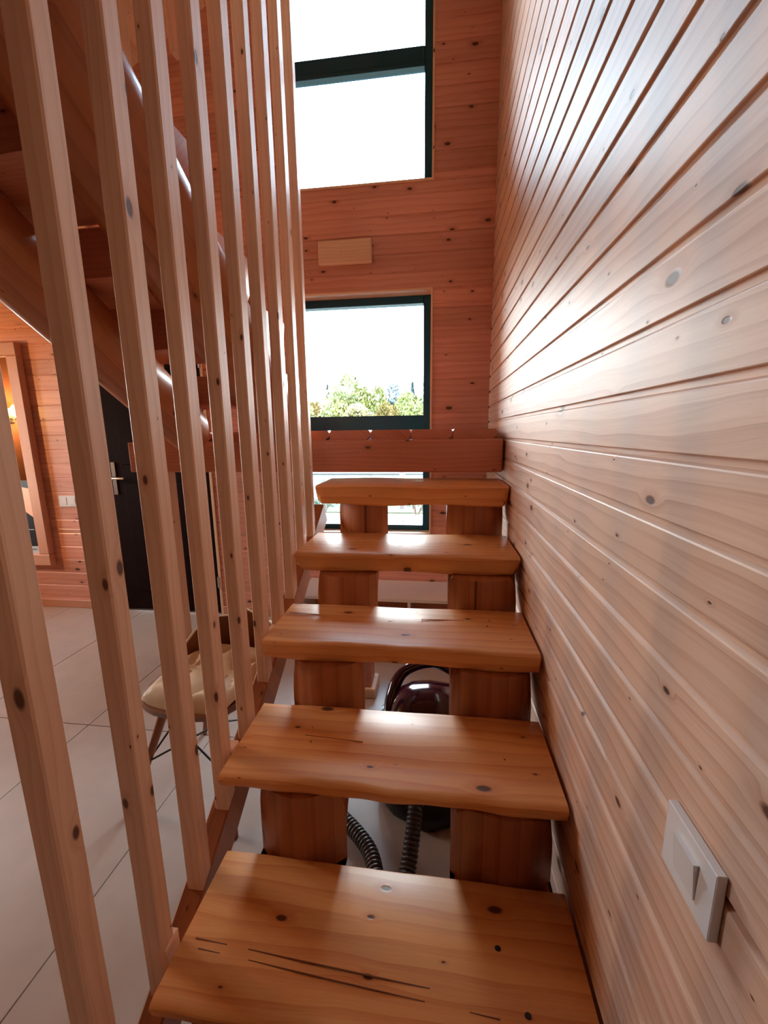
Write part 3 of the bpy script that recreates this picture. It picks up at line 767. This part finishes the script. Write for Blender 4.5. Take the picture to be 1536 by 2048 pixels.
def crown_mesh(kind, seed, n):
    rng = random.Random(seed); bm = bmesh.new()
    lobes = [(Vector((rng.gauss(0, .38), rng.gauss(0, .38), rng.uniform(-.45, .6))), rng.uniform(.35, .62)) for _ in range(9)]
    for _ in range(n):
        if kind == 'cone':
            z = rng.uniform(-1, 1); r = (.62*(1-z)/2+.04)*math.sqrt(rng.random()); a = rng.uniform(0, 6.28); c = Vector((math.cos(a)*r, math.sin(a)*r, z))
        else:
            ce, r = rng.choice(lobes); d = Vector((rng.gauss(0, 1), rng.gauss(0, 1), rng.gauss(0, 1))).normalized(); c = ce+d*r*rng.uniform(.6, 1)
        s = rng.uniform(.045, .10); d1 = Vector((rng.gauss(0, 1), rng.gauss(0, 1), rng.gauss(0, 1))).normalized(); d2 = d1.orthogonal().normalized()
        bm.faces.new([bm.verts.new(c+d1*s), bm.verts.new(c+d2*s*.7), bm.verts.new(c-d1*s), bm.verts.new(c-d2*s*.7)])
    return bm
CR = {}
def tree(x, y, h, w, kind, mat, seed, label, name):
    key = (kind, mat, seed % 3)
    if key not in CR: CR[key] = finish(crown_mesh(kind, 100+seed % 3, 4600), 'crown', M[mat])
    t = thing(name, (x, y, -.05), label, 'tree', 'trees beyond the garden')
    m = Matrix.Translation((x, y, h*.58)) @ Matrix.Rotation(seed*1.7, 4, 'Z') @ Matrix.Diagonal((w/2, w/2, h*.46, 1)); link('crown', CR[key], m, t)
    bm = bmesh.new(); tube(bm, [(0, 0, 0), (.05, 0, h*.3), (0, 0, h*.6)], lambda i: .16-.05*i, 8); link('trunk', finish(bm, 'trunk', M['bark'], 50), Matrix.Translation((x, y, -.05)), t)
for a in ((-9.63, 44.0, 6.57, 4.6, 'round', 'leaf_green', 1, 'tall pale green broadleaf tree left of centre in the lower window', 'broadleaf_tree'),
          (-14.03, 50.0, 5.31, 4.2, 'round', 'leaf_yellow', 2, 'yellowish broadleaf tree at the left edge of the lower window', 'broadleaf_tree'),
          (-8.11, 50.0, 6.65, 4.4, 'round', 'leaf_green', 3, 'pale green broadleaf tree at the middle of the lower window', 'broadleaf_tree'),
          (-5.68, 56.0, 6.94, 3.6, 'round', 'leaf_blue', 4, 'dark bluish tree right of centre in the lower window', 'dark_tree'),
          (-2.17, 47.0, 5.99, 4.2, 'round', 'leaf_green', 5, 'pale green broadleaf tree at the right edge of the lower window', 'broadleaf_tree'),
          (-4.17, 34.0, 3.63, 2.6, 'round', 'leaf_yellow', 6, 'low orange-tinged bush-like tree in front of the dark bluish tree', 'broadleaf_tree'),
          (-2.76, 38.0, 4.11, 2.8, 'round', 'leaf_green', 7, 'low green tree in front, near the right end of the lower pane', 'broadleaf_tree'),
          (-7.23, 38.0, 4.21, 3.2, 'round', 'leaf_yellow', 8, 'low yellow-green tree in front of the middle of the row', 'broadleaf_tree'),
          (-11.9, 34.0, 3.73, 3.0, 'round', 'leaf_green', 9, 'low green tree in front, second from the left end of the row', 'broadleaf_tree'),
          (-17.25, 66.0, 8.20, 3.0, 'cone', 'leaf_blue', 10, 'pointed conifer behind the yellowish left tree', 'conifer'),
          (-9.39, 70.0, 8.23, 3.0, 'cone', 'leaf_blue', 11, 'pointed conifer behind the middle of the row', 'conifer'),
          (-3.91, 64.0, 7.96, 3.6, 'cone', 'leaf_blue', 12, 'bluish conifer standing behind the right end of the row', 'conifer'),
          (-19.6, 50.0, 5.28, 4.2, 'round', 'leaf_green', 13, 'green tree at the far left end of the row, cut by the slats', 'broadleaf_tree')):
    tree(*a)
tag(tube_obj('garden_cable', bez([(-30, 22, 3.2), (-15, 21, 4.6), (-5, 20, 6.55), (4, 19, 8.4), (20, 17, 12.4)], 12), .012, M['black'], None, 6),
    'thin dark overhead cable crossing the sky in the lower window', 'cable')
